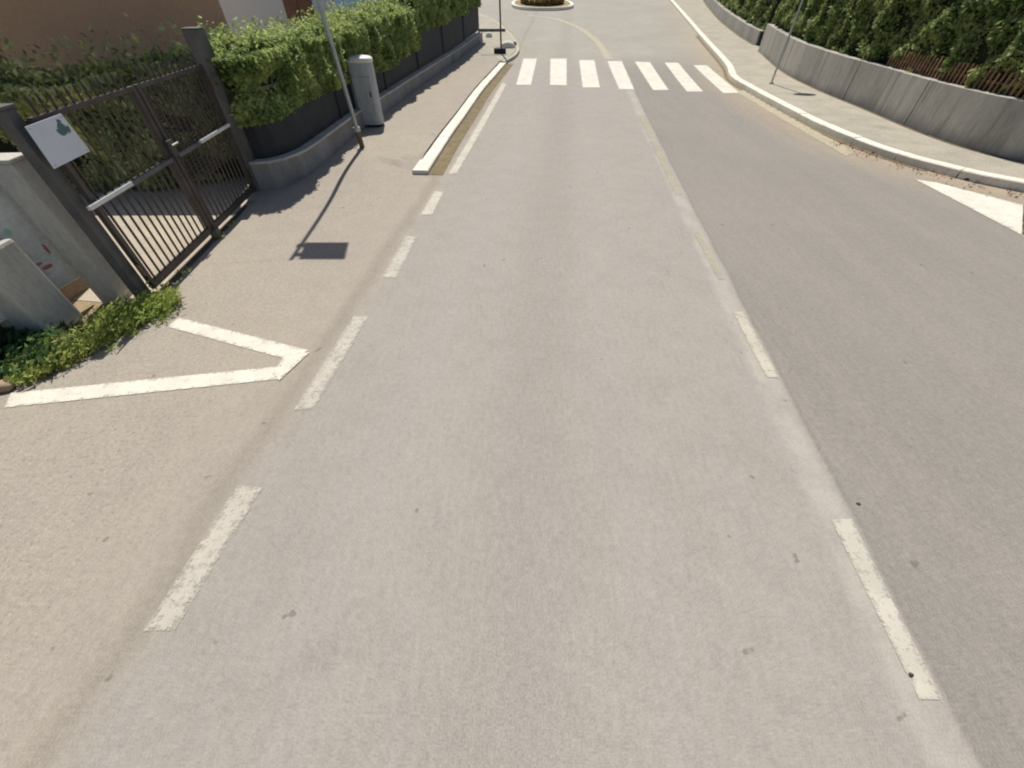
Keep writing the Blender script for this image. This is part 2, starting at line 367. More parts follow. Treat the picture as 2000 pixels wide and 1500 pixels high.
# round the far left corner
KLc = smoothline([at(982, 119, 0.11), at(1006, 104, 0.11), at(1010, 88, 0.11), at(992, 62, 0.11), at(960, 36, 0.11), at(915, 18, 0.11)], 0.3)
def dist_line(p, line):
    return min((Vector(p)-Vector(q)).length for q in line)
bm = bmesh.new()
def rx(i): return -14 + i*0.5
nx, rows = 110, []
yy = [-8+0.5*i for i in range(0, 150)]
lay = []
for y in yy: rows.append([bm.verts.new((rx(i), y, zg(y))) for i in range(nx)])
for a in range(len(yy)-1):
    for i in range(nx-1): bm.faces.new((rows[a][i], rows[a][i+1], rows[a+1][i+1], rows[a+1][i]))
road = struct('road', bm, M['asphalt'], 'sun bleached grey asphalt road climbing away between kerbs', 'road')
att = road.data.attributes.new('dirt', 'FLOAT', 'POINT')
KRs = KR[::2]
for i, v in enumerate(road.data.vertices):
    d = 0.0
    if v.co.x > 3:
        q = dist_line((v.co.x, v.co.y), KRs); d = max(0.0, 1.15-q/1.2); d = min(1, d)
        if v.co.y > 16: d *= max(0.35, 1-(v.co.y-16)/20)
    att.data[i].value = d
# right pavement and kerb
wr_px = [(1372, -6), (1400, 32), (1440, 66), (1475, 88)]
wrb_px = [(1481, 98), (1530, 140), (1600, 176), (1680, 209), (1784, 253), (1890, 290), (2000, 316)]
WA = [at(x, y, KH) for x, y in wr_px]; WA = [(WA[0][0]+4, WA[0][1]+13)] + WA
WB = [at(x, y, KH) for x, y in wrb_px]; WB = WB + [(WB[-1][0]+1.2, WB[-1][1]-1.1), (WB[-1][0]+3.4, WB[-1][1]-2.2), (WB[-1][0]+6, WB[-1][1]-3.0)]
WA = smoothline(WA, 0.4); WB = smoothline(WB, 0.3)
bm = bmesh.new()
inner = offset(KR, -0.10)                            # KR runs far->near; road is on its right (west) side
backw = offset(WA + WB, -0.15)
ruled(bm, inner, backw, 130, 6, lambda u, v: KH-0.006)
upward(bm)
struct('pavement', bm, M['pave_r'], 'narrow pale grey footway between white kerb and grey wall', 'pavement')
def kerb_mesh(line, w, h, joints=None):
    bm = bmesh.new()
    A = offset(line, w/2); B = offset(line, -w/2); n = len(line); pr = []
    for i in range(n):
        g_ = zg(line[i][1]); c = 0.015
        Ai, Bi = Vector(A[i]), Vector(B[i]); d = (Bi-Ai).normalized()
        pts = [(Ai, -0.05), (Ai, h-c), (Ai+d*c, h), (Bi-d*c, h), (Bi, h-c), (Bi, -0.05)]
        jit = 0.004*mnoise.noise(Vector((line[i][0]*2, line[i][1]*2, 0)))
        pr.append([bm.verts.new((p.x, p.y, g_+z+(jit if z > 0 else 0))) for p, z in pts])
    for i in range(n-1):
        for k in range(5): bm.faces.new((pr[i][k], pr[i+1][k], pr[i+1][k+1], pr[i][k+1]))
    bm.faces.new(pr[0]); bm.faces.new(pr[-1])
    bmesh.ops.recalc_face_normals(bm, faces=bm.faces)
    return bm
def kerb_run(line, w, h, stone=1.0):                 # individual stones with hairline joints
    bm = bmesh.new()
    L = [0]
    for i in range(1, len(line)): L.append(L[-1]+(Vector(line[i])-Vector(line[i-1])).length)
    n = max(1, int(L[-1]/stone)); fine = evenly(line, n*4+1)
    out = None
    tmp = bmesh.new(); me = bpy.data.meshes.new('tmp')
    for k in range(n):
        seg = [Vector(p) for p in fine[k*4:k*4+5]]
        seg[0] = seg[0].lerp(seg[1], 0.03); seg[-1] = seg[-1].lerp(seg[-2], 0.03)
        b2 = kerb_mesh([tuple(p) for p in seg], w, h+random.uniform(-.004, .004))
        b2.to_mesh(me); b2.free(); bm.from_mesh(me)
    bpy.data.meshes.remove(me); tmp.free()
    return bm
bm = bmesh.new(); ruled(bm, offset(WB, 0.045), offset(WB, -0.02), 90, 1, lambda u, v: KH+0.002); upward(bm)  # dark strip colours in the shade at the wall foot
struct('gutter', bm, M['moss_shade'], 'dark strip painting the shade at the foot of the long grey wall', 'gutter')  # stand-in for wall-foot shade, not a gutter
bm = bmesh.new(); ruled(bm, offset(WA, 0.09), offset(WA, -0.02), 60, 1, lambda u, v: KH+0.002); upward(bm)  # same painted shade along the far wall
struct('gutter', bm, M['moss_shade'], 'dark strip painting the shade at the foot of the far wall section', 'gutter')  # stand-in for wall-foot shade, not a gutter
struct('kerb', kerb_run(KR, 0.22, KH), M['kerb'], 'long white kerb curving along the right pavement', 'kerb')
struct('kerb', kerb_run(KL, 0.28, 0.065), M['kerb'], 'straight white kerb on the left, ending square beside the edge line', 'kerb')
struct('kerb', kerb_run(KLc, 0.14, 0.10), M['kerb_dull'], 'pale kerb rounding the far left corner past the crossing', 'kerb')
# moss strip at the foot of the kerbs; the right one also paints kerb shade
bm = bmesh.new()
ruled(bm, offset(KL, 0.10), offset(KL, 0.40), 60, 2, lambda u, v: 0.006); upward(bm)
struct('gutter', bm, M['moss_shade'], 'mossy olive gutter between the left kerb and the edge line', 'gutter')
bm = bmesh.new()
KRm = [p for p in KR if 7.5 < p[1] < 26]
ruled(bm, offset(KRm, 0.09), offset(KRm, 0.21), 80, 2, lambda u, v: 0.006); upward(bm)
struct('gutter', bm, M['moss_shade'], 'thin mossy gutter with painted shade under the right kerb', 'gutter')
# left pavement: raised behind the kerb, running down to road level in front of the gate
wl_px = [(512, 378), (560, 373), (610, 352), (655, 314), (690, 282), (715, 260), (765, 222), (830, 172), (900, 120), (943, 84)]
WL = smoothline([at(x, y) for x, y in wl_px], 0.25)
bm = bmesh.new()
edge = [(-2.16+0.10*(y-3.0), y) for y in (4.6, 5.6, 6.6)] + [(p[0]-0.09, p[1]) for p in KL]
backl = [at(360, 520), at(430, 450)] + [(p[0]-0.05, p[1]) for p in WL]
def zl(u, v): return 0.0
ea, ba = evenly(edge, 90), evenly(backl, 90); rowsl = []
for i in range(90):
    row = []
    for j in range(9):
        p = Vector(ea[i]).lerp(Vector(ba[i]), j/8); t = min(1, max(0, (p.y-5.4)/2.4)); t = t*t*(3-2*t)
        row.append(bm.verts.new((p.x, p.y, zg(p.y)+0.001+0.101*t*(1 if p.y > 8.3 else min(1, j/5+max(0, (p.y-7.75)/0.5) if i > 3 and ea[i][1] > 7.7 else j/5)))))
    rowsl.append(row)
for i in range(89):
    for j in range(8): bm.faces.new((rowsl[i][j], rowsl[i+1][j], rowsl[i+1][j+1], rowsl[i][j+1]))
upward(bm)
struct('pavement', bm, M['asphalt'], 'tan footway between the left kerb and the hedge wall, dropping to the gate', 'pavement')
bm = bmesh.new()                                     # far corner pavement
cor = offset(KLc, -0.08)
bk = [at(940, 86), at(930, 60), at(905, 40), at(880, 22)]
ruled(bm, cor, bk, 40, 6, lambda u, v: 0.098); upward(bm)
struct('pavement', bm, M['pave_r'], 'pale footway at the far left corner behind the crossing', 'pavement')
# yard behind the gate
G0 = at(300, 588); G1 = at(507, 378)
bm = bmesh.new()
ruled(bm, [(-4.15, 3.55), (G0[0]-0.05, G0[1]+0.02), (G1[0]-0.05, G1[1]), (-4.0, 10.5)], [(-12, 4.6), (-12, 5), (-12, 7), (-12, 10.5)], 30, 20, lambda u, v: 0.006); upward(bm)
struct('driveway', bm, M['pave_l'], 'pale tan yard seen through the bars of the gate', 'driveway')

bm = bmesh.new(); ruled(bm, [(-4.36, 2.55), (-4.2, 3.54)], [(-12, 2.0), (-12, 4.58)], 12, 14, lambda u, v: 0.004); upward(bm)
struct('soil', bm, M['dirt'], 'bare brown soil behind the concrete posts', 'soil')
# ------------------------------------------------------------------ PAINTED MARKINGS (parts of the road)
def marking(name, quad, m, dz=0.006, label=None, seg=None):
    P = [Vector(at(x, y)) for x, y in quad]          # a,b = one end, c,d = other end (b joins c, a joins d)
    a, b, c, d = P; bm = bmesh.new()
    wd_ = max(0.03, min((a-b).length, (c-d).length)); ln_ = (a-d).length; em = min(0.035, wd_*0.25)
    a, b, c, d = [p+(p-(a+b+c+d)/4).normalized()*em*0.8 for p in (a, b, c, d)]
    n = max(2, int(ln_/0.35)+1); k = 4
    us = [0, em/ln_] + [i/n for i in range(1, n)] + [1-em/ln_, 1]; ws = [0, em/wd_, 0.5, 1-em/wd_, 1]
    us = sorted(us)
    rows_ = []
    for u in us:
        l = a.lerp(d, u); r = b.lerp(c, u)
        rows_.append([bm.verts.new((q.x, q.y, zg(q.y)+dz)) for q in [l.lerp(r, j) for j in ws]])
    for i in range(len(us)-1):
        for j in range(k): bm.faces.new((rows_[i][j], rows_[i+1][j], rows_[i+1][j+1], rows_[i][j+1]))
    upward(bm)
    o = obj(name, bm, m, road)
    at_ = o.data.attributes.new('edge', 'FLOAT', 'POINT')
    for i in range(len(us)):
        for j in range(k+1): at_.data[i*(k+1)+j].value = 0.0 if (i in (0, len(us)-1) or j in (0, k)) else 1.0
    if label: o['label'] = label
    return o
for q, m_ in (([(290, 1222), (348, 1220), (508, 960), (462, 955)], 'paint_old'),
          ([(578, 797), (616, 795), (719, 622), (690, 620)], 'paint_old'),
          ([(747, 541), (777, 541), (814, 465), (792, 463)], 'paint_old'),
          ([(822, 419), (845, 419), (866, 377), (848, 375)], 'paint_mid'),
          ([(875, 340), (894, 338), (990, 165), (979, 163)], 'paint_mid')):
    marking('edge_line_dash', q, M[m_])
for q, m_ in (([(1790, 1356), (1832, 1356), (1664, 1020), (1626, 1022)], 'paint_mid'),
          ([(1495, 735), (1519, 735), (1452, 612), (1432, 612)], 'paint_ghost'),
          ([(1402, 545), (1416, 545), (1366, 452), (1352, 452)], 'paint_faint'),
          ([(1318, 380), (1334, 380), (1262, 225), (1246, 225)], 'paint_faint')):
    marking('centre_line_dash', q, M[m_])
for q in ([(1008, 166), (1037, 166), (1049, 115), (1022, 115)],
          [(1074, 166), (1107, 167), (1107, 115), (1075, 115)],
          [(1138, 171), (1172, 171), (1161, 118), (1131, 118)],
          [(1209, 174), (1239, 175), (1215, 120), (1186, 120)],
          [(1275, 176), (1306, 176), (1270, 122), (1240, 121)],
          [(1341, 179), (1373, 179), (1325, 123), (1298, 123)],
          [(1412, 182), (1445, 182), (1381, 128), (1354, 128)]):
    marking('crosswalk_stripe', q, M['paint'])
marking('driveway_line', [(332, 640), (352, 622), (598, 684), (560, 702)], M['paint'])
marking('driveway_line', [(18, 796), (30, 768), (552, 716), (545, 741)], M['paint'])
marking('driveway_line', [(548, 741), (537, 728), (563, 690), (601, 692)], M['paint'], 0.011)
marking('edge_line', [(1650, 304), (1670, 298), (1452, 176), (1438, 180)], M['paint_yellow'], label='thin yellowed edge line beside the right kerb')
marking('edge_line', [(2000, 462), (2000, 402), (1830, 358), (1790, 352)], M['paint_right'], label='broad white edge line widening at the right edge')
marking('edge_line', [(2000, 462), (2000, 402), (2330, 500), (2330, 640)], M['paint_right'])
def curve_mark(name, px, w, m):
    L_ = smoothline([at(x, y) for x, y in px], 0.5); bm = bmesh.new()
    ruled(bm, offset(L_, -w/2), offset(L_, w/2), len(L_), 2, lambda u, v: 0.007); upward(bm)
    o = obj(name, bm, m, road); at_ = o.data.attributes.new('edge', 'FLOAT', 'POINT')
    for i in range(len(o.data.vertices)): at_.data[i].value = 1.0 if i % 3 == 1 else 0.3
    return o
curve_mark('curved_centre_line', [(1189, 116), (1171, 88), (1150, 68), (1120, 50), (1083, 37), (1030, 30)], 0.34, M['paint_yellow'])
curve_mark('edge_line', [(1013, 112), (1024, 96), (1006, 66), (975, 42)], 0.16, M['paint_faint'])

# ------------------------------------------------------------------ LEAVES
def leafcloud(bm, pt, n, size, up=0.3, aspect=1.7):
    for _ in range(n):
        c, out = pt()
        d = Vector((random.gauss(0, 1), random.gauss(0, 1), random.gauss(0, 0.8))) + out*0.9
        nrm = (d + Vector((0, 0, up))).normalized()
        t = nrm.orthogonal().normalized(); t.rotate(__import__('mathutils').Quaternion(nrm, random.uniform(0, 6.28)))
        b_ = nrm.cross(t); s = size*random.uniform(0.6, 1.35); l = s*aspect*0.5; w = s*0.5
        v = [c-t*l, c-b_*w*0.9+nrm*s*0.08, c+t*l, c+b_*w*0.9+nrm*s*0.08]
        bm.faces.new([bm.verts.new(x) for x in v])
def hedge(name, label, line, depth, zb, zt, n, size, m, group=None, side=-1, bulge=0.18, cat='hedge', straggle=0.25, front=1.0):
    """line: front face foot; the hedge stands behind it (side -1 = left of travel). zb/zt functions of u, heights above ground."""
    ln = evenly(line, 160); bk = offset(ln, -depth*side*-1 if False else depth*(-side)*-1)
    mid = ln[len(ln)//2]
    root = thing(name, label, cat, (mid[0], mid[1], zg(mid[1])), group)
    # core
    bm = bmesh.new()
    nrm = []
    for i in range(len(ln)):
        a = Vector(ln[max(0, i-1)]); b = Vector(ln[min(len(ln)-1, i+1)]); t = (b-a).normalized()
        nrm.append(Vector((-t.y, t.x))*(1 if side == -1 else -1))     # pointing to the back
    prs = []
    ins = 0.09
    for i in range(0, len(ln), 3):
        u = i/(len(ln)-1); p = Vector(ln[i]); g_ = zg(p.y)
        w = mnoise.noise(Vector((p.x*1.2, p.y*1.2, 3.1)))*0.08
        b0, t0 = zb(u), zt(u)-0.16+w
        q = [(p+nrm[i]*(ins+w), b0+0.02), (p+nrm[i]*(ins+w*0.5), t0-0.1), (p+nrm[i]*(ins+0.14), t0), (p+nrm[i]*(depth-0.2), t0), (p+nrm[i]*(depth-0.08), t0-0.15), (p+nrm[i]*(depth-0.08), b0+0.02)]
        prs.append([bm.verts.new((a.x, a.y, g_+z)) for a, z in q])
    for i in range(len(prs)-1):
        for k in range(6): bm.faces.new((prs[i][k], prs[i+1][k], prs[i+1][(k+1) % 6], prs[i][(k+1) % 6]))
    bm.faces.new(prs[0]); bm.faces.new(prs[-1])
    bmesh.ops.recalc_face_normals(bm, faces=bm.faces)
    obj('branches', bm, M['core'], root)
    bm = bmesh.new()
    def pt():
        while True:
            u = random.random(); i = int(u*(len(ln)-1)); fr = u*(len(ln)-1)-i
            p = Vector(ln[i]).lerp(Vector(ln[min(i+1, len(ln)-1)]), fr); nn = nrm[i]; g_ = zg(p.y)
            b0, t0 = zb(u), zt(u)
            k = random.random()
            clump = mnoise.noise(Vector((p.x*2.3, p.y*2.3, 0)))
            if k < 0.60*front:                              # front face
                z = random.uniform(b0, t0)
                c2 = mnoise.noise(Vector((p.x*2.6, p.y*2.6, z*2.6)))
                if c2 < -0.30 and random.random() < 0.35: continue
                f_ = (z-b0)/max(0.01, t0-b0)
                d = -bulge*c2*1.3 + random.gauss(0, 0.035) + 0.05*(1-f_)
                q = p+nn*d; out = Vector((-nn.x, -nn.y, 0.3))
            elif k < 0.93:                            # top
                s = random.uniform(-0.03, depth); c2 = mnoise.noise(Vector((p.x*2.2, p.y*2.2, s*2.5)))
                z = t0 + c2*bulge + random.gauss(0, 0.04) - (0.10 if s < 0.1 else 0)
                if random.random() < 0.06: z += random.uniform(0, straggle)
                q = p+nn*s; out = Vector((0, 0, 1))
            else:                                     # back
                z = random.uniform(b0, t0); q = p+nn*(depth+random.gauss(0, 0.05)); out = Vector((nn.x, nn.y, 0.3))
            return Vector((q.x, q.y, g_+z)), out
    leafcloud(bm, pt, n, size)
    obj('foliage', bm, m, root)
    return root

# ------------------------------------------------------------------ LEFT SIDE
# house
hx = -4.85; hy = 9.15
def slab(bm, pts, t, n):
    a = [bm.verts.new(p) for p in pts]; b = [bm.verts.new(p+n*t) for p in pts]
    k = len(pts); bm.faces.new(a); bm.faces.new(b[::-1])
    for i in range(k): bm.faces.new((a[i], a[(i+1) % k], b[(i+1) % k], b[i]))
    bmesh.ops.recalc_face_normals(bm, faces=bm.faces)
def house(name, label, x0, x1, y0, depth, h, wm, parts, foot=None):
    r = thing(name, label, 'house', ((x0+x1)/2, y0+depth/2, zg(y0)))
    fp = foot or [(x0, y0), (x1, y0), (x1, y0+depth), (x0, y0+depth)]
    bm = bmesh.new(); slab(bm, [Vector((x, y, -0.2)) for x, y in fp], h+0.2, Vector((0, 0, 1))); obj('wall', bm, wm, r)
    cx_ = sum(p[0] for p in fp)/len(fp); cy_ = sum(p[1] for p in fp)/len(fp)
    grow = [Vector((p[0], p[1], h)) + (Vector((p[0]-cx_, p[1]-cy_, 0)).normalized()*0.4) for p in fp]
    bm = bmesh.new(); slab(bm, grow, 0.14, Vector((0, 0, 1)))
    top = [bm.verts.new(p+Vector((0, 0, 0.141))) for p in grow]; pk = bm.verts.new((cx_, cy_, h+1.4))
    for i in range(len(top)): bm.faces.new((top[i], top[(i+1) % len(top)], pk))
    bmesh.ops.recalc_face_normals(bm, faces=bm.faces)
    obj('roof', bm, M['tiles'], r)
    for kind, xa, xb, za, zb_ in parts:
        bm = bmesh.new()
        if kind == 'door':
            box(bm, ((xa+xb)/2, y0-0.02, (za+zb_)/2), (xb-xa, 0.05, zb_-za)); d = obj('door', bm, M['door'], r)
            bm = bmesh.new()
            for xx in (xa-0.04, xb+0.04): box(bm, (xx, y0-0.03, (za+zb_)/2), (0.08, 0.08, zb_-za))
            box(bm, ((xa+xb)/2, y0-0.03, zb_+0.04), (xb-xa+0.16, 0.08, 0.08)); obj('frame', bm, M['shutter'], d)
        elif kind == 'window':
            box(bm, ((xa+xb)/2, y0-0.005, (za+zb_)/2), (xb-xa, 0.03, zb_-za)); w = obj('window', bm, M['glass'], r)
            bm = bmesh.new()
            for s in (-1, 1):
                cx = (xa+xb)/2+s*((xb-xa)/4)
                box(bm, (cx, y0-0.04, (za+zb_)/2), ((xb-xa)/2-0.02, 0.035, zb_-za))
                nz = int((zb_-za)/0.07)
                for q in range(nz): box(bm, (cx, y0-0.063, za+0.05+q*0.07), ((xb-xa)/2-0.1, 0.014, 0.03))
            obj('shutter', bm, M['shutter'], w)
            bm = bmesh.new(); box(bm, ((xa+xb)/2, y0-0.07, za-0.04), (xb-xa+0.2, 0.16, 0.07), 0, None, 0.01); obj('sill', bm, M['concrete_lit'], w)
        elif kind == 'pipe':
            bar(bm, (xa, y0-0.07, 0), (xa, y0-0.07, h-0.05), 0.05, 10)
            for zz in (0.8, 2.0, 3.2): bar(bm, (xa, y0-0.07, zz), (xa, y0-0.07, zz+0.04), 0.062, 10)
            obj('downpipe', bm, M['door'], r)
    return r
house('house', 'terracotta stucco house standing behind the gate hedge', -15, hx, hy, 7, 6.0, M['stucco'],
      [('pipe', -9.25, 0, 0, 0), ('window', -12.4, -11.2, 1.1, 2.3), ('door', -10.7, -9.6, 0.02, 2.05)],
      [(-15, hy), (hx, hy), (-7.9, 14.6), (-15, 14.6)])
house('house', 'white rendered house with brown shutters behind the tall roadside hedge', -13.5, -5.6, 17.5, 7, 5.4, M['white'],
      [('window', -7.25, -6.35, 1.35, 2.6), ('window', -11.2, -10.2, 1.35, 2.6)])

# hedge behind the gate
hl = [(-8.6, 6.85), (-7.0, 6.65), (-5.8, 6.7), (-5.0, 7.1), (-4.42, 7.25)]
hedge('garden_hedge', 'straggly muted green hedge growing between the barred gate and the terracotta house', hl, 0.75, lambda u: 0.06, lambda u: 1.46+0.10*math.sin(u*9),
      30000, 0.055, M['leaf_gate'], straggle=0.4)
# wall line
WLn = evenly(WL, 70)
def bw(name, label, line):
    mid = line[len(line)//2]
    r = thing(name, label, 'wall', (mid[0], mid[1], zg(mid[1])))
    return r
r = bw('garden_wall', 'low grey concrete wall curving from the gate pillar along the left footway', WLn)
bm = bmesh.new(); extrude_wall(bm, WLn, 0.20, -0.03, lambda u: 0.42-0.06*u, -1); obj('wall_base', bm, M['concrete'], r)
bm = bmesh.new(); extrude_wall(bm, offset(WLn, 0.02), 0.25, lambda u: 0.422-0.06*u, lambda u: 0.455-0.06*u, -1); obj('coping', bm, M['concrete_lit'], r)  # coping coloured paler than the base for the light its top catches
PL = offset(WLn, -0.14)
r = bw('panel_fence', 'dark slate coloured panel fence standing on the low left wall under the hedge', PL)
r['category'] = 'fence'
for a, b in ((0, 12), (12, 23), (23, 34), (34, 45), (45, 57), (57, 69)):
    seg = [Vector(p) for p in PL[a:b+1]]; seg[0] = seg[0].lerp(seg[1], 0.02)
    bm = bmesh.new(); extrude_wall(bm, [tuple(p) for p in seg], 0.03, 0.45, 1.28, -1)
    bmesh.ops.recalc_face_normals(bm, faces=bm.faces); obj('panel', bm, M['slate'], r)
    p = seg[0]; bm = bmesh.new(); box(bm, (p.x, p.y, zg(p.y)+0.88), (0.055, 0.055, 0.86), 0.2); obj('post', bm, M['slate'], r)
bm = bmesh.new(); extrude_wall(bm, offset(PL, 0.015), 0.06, 1.285, 1.32, -1); obj('top_rail', bm, M['gate_post'], r)
HL = offset(WLn, -0.05)
ha, hb = HL[:36], HL[35:]
hedge('roadside_hedge', 'bright green leafy hedge spilling over the panel fence beside the gate pillar', ha, 0.9,
      lambda u: 0.90+0.06*math.sin(u*7), lambda u: 1.66+0.04*math.sin(u*11)+0.12*u, 95000, 0.042, M['leaf_wall'], bulge=0.13)
hedge('roadside_hedge', 'tall bright hedge continuing behind the grey cabinet toward the crossing', hb, 1.1,
      lambda u: 1.25+0.03*math.sin(u*17), lambda u: 1.98+0.25*min(1, u*3)+0.06*math.sin(u*19), 42000, 0.06, M['leaf_wall'], bulge=0.12)

# gate pillar (right of the gate)
gp = (G1[0]-0.02, G1[1]+0.12)
r = thing('gate_pillar', 'tall dark brown pillar hinging the right end of the gate', 'pillar', (gp[0], gp[1], 0))
bm = bmesh.new(); box(bm, (gp[0], gp[1], 0.97), (0.20, 0.20, 1.98), 0.12, None, 0.012); obj('shaft', bm, M['gate_post'], r)
bm = bmesh.new(); box(bm, (gp[0], gp[1], 1.966), (0.204, 0.204, 0.012), 0.12, None, 0.01)
obj('cap', bm, M['gate_post'], r)
# gate
gd = Vector((G1[0]-G0[0], G1[1]-G0[1])); GLn = gd.length; gd.normalize(); gyaw = math.atan2(gd.y, gd.x)
gn = Vector((gd.y, -gd.x))                            # towards the road
def gpnt(s, z, o=0.0): p = Vector(G0)+gd*s+gn*o; return Vector((p.x, p.y, z))
def s_of(px, py): v = onplane(px, py, G0, G1); return (Vector((v.x, v.y))-Vector(G0)).dot(gd), v.z
gate = thing('gate', 'dark barred metal double gate with sunlight coloured onto its mid rail beside the footway', 'gate', (G0[0], G0[1], 0))
GT = 1.70; GS = s_of(405, 432)[0]; GB = 0.09
print('gate len', GLn, 'mid stile', GS, 'midrail', s_of(165, 412), s_of(250, 365), s_of(385, 282), s_of(440, 245), 'top', s_of(13, 232), s_of(184, 173), 'sign', s_of(48, 248), s_of(118, 222), s_of(175, 295), s_of(105, 330))
def gbox(bm, s0, s1, z0, z1, t=0.03, o=0.0):
    c = gpnt((s0+s1)/2, (z0+z1)/2, o); box(bm, c, (s1-s0, t, z1-z0), gyaw)
MR = (s_of(200, 392)[1]+s_of(410, 264)[1])/2
for a, b in ((0.10, GS-0.02), (GS+0.02, GLn-0.08)):
    bm = bmesh.new(); gbox(bm, a, b, GB, GB+0.07, 0.045); gbox(bm, a, b, GT-0.11, GT-0.07, 0.04)
    gbox(bm, a, a+0.05, GB+0.07, GT-0.11, 0.045); gbox(bm, b-0.05, b, GB+0.07, GT-0.11, 0.045)
    leaf = obj('gate_leaf', bm, M['gate'], gate)
    n = int((b-a)/0.098)
    for i in range(1, n):
        s = a+(b-a)*i/n
        bm = bmesh.new(); box(bm, gpnt(s, (GB+0.07+GT)/2), (0.016, 0.016, GT-GB-0.07), gyaw)
        bar(bm, gpnt(s, GT), gpnt(s, GT+0.07), 0.022, 4, 0.002)
        obj('bar', bm, M['gate'], leaf)
    bm = bmesh.new(); gbox(bm, a+0.06, b-0.06, MR-0.02, MR+0.02, 0.05, 0.012); obj('mid_rail', bm, M['gate_post'], leaf)
    if b > GLn/2+0.3:                                 # fine mesh sheet behind the right leaf
        bm = bmesh.new(); k = 0
        nn = int((b-a-0.1)/0.035)
        for i in range(nn): s = a+0.06+i*0.035; gbox(bm, s, s+0.004, GB+0.5, GT-0.1, 0.006, -0.03)
        for i in range(26): z = GB+0.5+i*0.042; gbox(bm, a+0.05, b-0.05, z, z+0.004, 0.004, -0.038)
        obj('mesh_sheet', bm, M['gate'], leaf)
for sa, sb in ((s_of(165, 412)[0], s_of(250, 365)[0]), (s_of(385, 282)[0], s_of(440, 245)[0])):
    bm = bmesh.new(); gbox(bm, sa, sb, MR+0.001, MR+0.035, 0.03, 0.052); obj('rail_sun_streak', bm, M['rail'], gate)  # pale strips paint the sunlit stretches of the mid rail
bm = bmesh.new(); box(bm, gpnt(GS, MR+0.10, 0.03), (0.10, 0.07, 0.16), gyaw, None, 0.006); lk = obj('lock_box', bm, M['gate'], gate)
bm = bmesh.new(); bar(bm, gpnt(GS-0.02, MR+0.13, 0.08), gpnt(GS+0.10, MR+0.13, 0.08), 0.010, 8); obj('handle', bm, M['galv'], lk)
for hs in (0.07, GLn-0.06):
    for hz_ in (0.32, 1.42):
        bm = bmesh.new(); bar(bm, gpnt(hs, hz_-0.06, 0.035), gpnt(hs, hz_+0.06, 0.035), 0.018, 10); obj('hinge', bm, M['rust'], gate)
bm = bmesh.new(); box(bm, gpnt(GS, 0.06, 0.02), (0.09, 0.10, 0.12), gyaw, None, 0.008); obj('ground_stop', bm, M['gate_post'], gate)
bm = bmesh.new(); gbox(bm, 0.05, GLn-0.1, 0.004, 0.022, 0.07); obj('ground_track', bm, M['gate'], gate)
# left gate post
gq = (G0[0]-0.10, G0[1]+0.04)
r = thing('gate_post', 'grey green metal post holding the left end of the gate, behind the concrete post', 'post', (gq[0], gq[1], 0))
bm = bmesh.new(); box(bm, (gq[0], gq[1], 0.85), (0.12, 0.10, 1.70), gyaw, None, 0.01); obj('shaft', bm, M['gate_post'], r)
bm = bmesh.new(); box(bm, (gq[0], gq[1], 1.714), (0.14, 0.12, 0.025), gyaw, None, 0.006); obj('cap', bm, M['gate_post'], r)
# sign on the gate: its plane hangs on the road side of the bars
A0 = (G0[0]+gn.x*0.05, G0[1]+gn.y*0.05); A1 = (G1[0]+gn.x*0.05, G1[1]+gn.y*0.05)
cs = [onplane(x, y, A0, A1) for x, y in ((48, 248), (118, 222), (175, 295), (105, 330))]
sr = thing('gate_sign', 'white square placard with a small green emblem fixed to the gate bars', 'sign', tuple(cs[3]))
def slab(bm, pts, t, n):
    a = [bm.verts.new(p) for p in pts]; b = [bm.verts.new(p+n*t) for p in pts]
    k = len(pts); bm.faces.new(a); bm.faces.new(b[::-1])
    for i in range(k): bm.faces.new((a[i], a[(i+1) % k], b[(i+1) % k], b[i]))
    bmesh.ops.recalc_face_normals(bm, faces=bm.faces)
gn3 = Vector((gn.x, gn.y, 0))
bm = bmesh.new(); slab(bm, cs, 0.006, gn3); obj('panel', bm, M['signwhite'], sr)
def sp(u, v, o): # u along top edge, v downward
    t = cs[0].lerp(cs[1], u); b = cs[3].lerp(cs[2], u); return t.lerp(b, v)+gn3*o
bm = bmesh.new()
for cx, cy, rx_, ry_, a0 in ((0.76, 0.30, 0.105, 0.15, 0.2), (0.80, 0.13, 0.05, 0.05, 0), (0.66, 0.36, 0.05, 0.10, -.4), (0.88, 0.36, 0.045, 0.09, .4)):
    pts = []
    for k in range(14):
        t = 2*math.pi*k/14; x = rx_*math.cos(t); y = ry_*math.sin(t)
        pts.append(sp(cx+x*math.cos(a0)-y*math.sin(a0), cy+x*math.sin(a0)+y*math.cos(a0), 0.008+0.0006*len(bm.verts)/14))
    bm.faces.new([bm.verts.new(p) for p in pts])
obj('emblem', bm, M['signgreen'], sr)
for u, v in ((0.06, 0.06), (0.94, 0.06), (0.94, 0.94), (0.06, 0.94)):
    bm = bmesh.new(); bar(bm, sp(u, v, 0.004), sp(u, v, 0.012), 0.006, 8); obj('bolt', bm, M['galv'], sr)

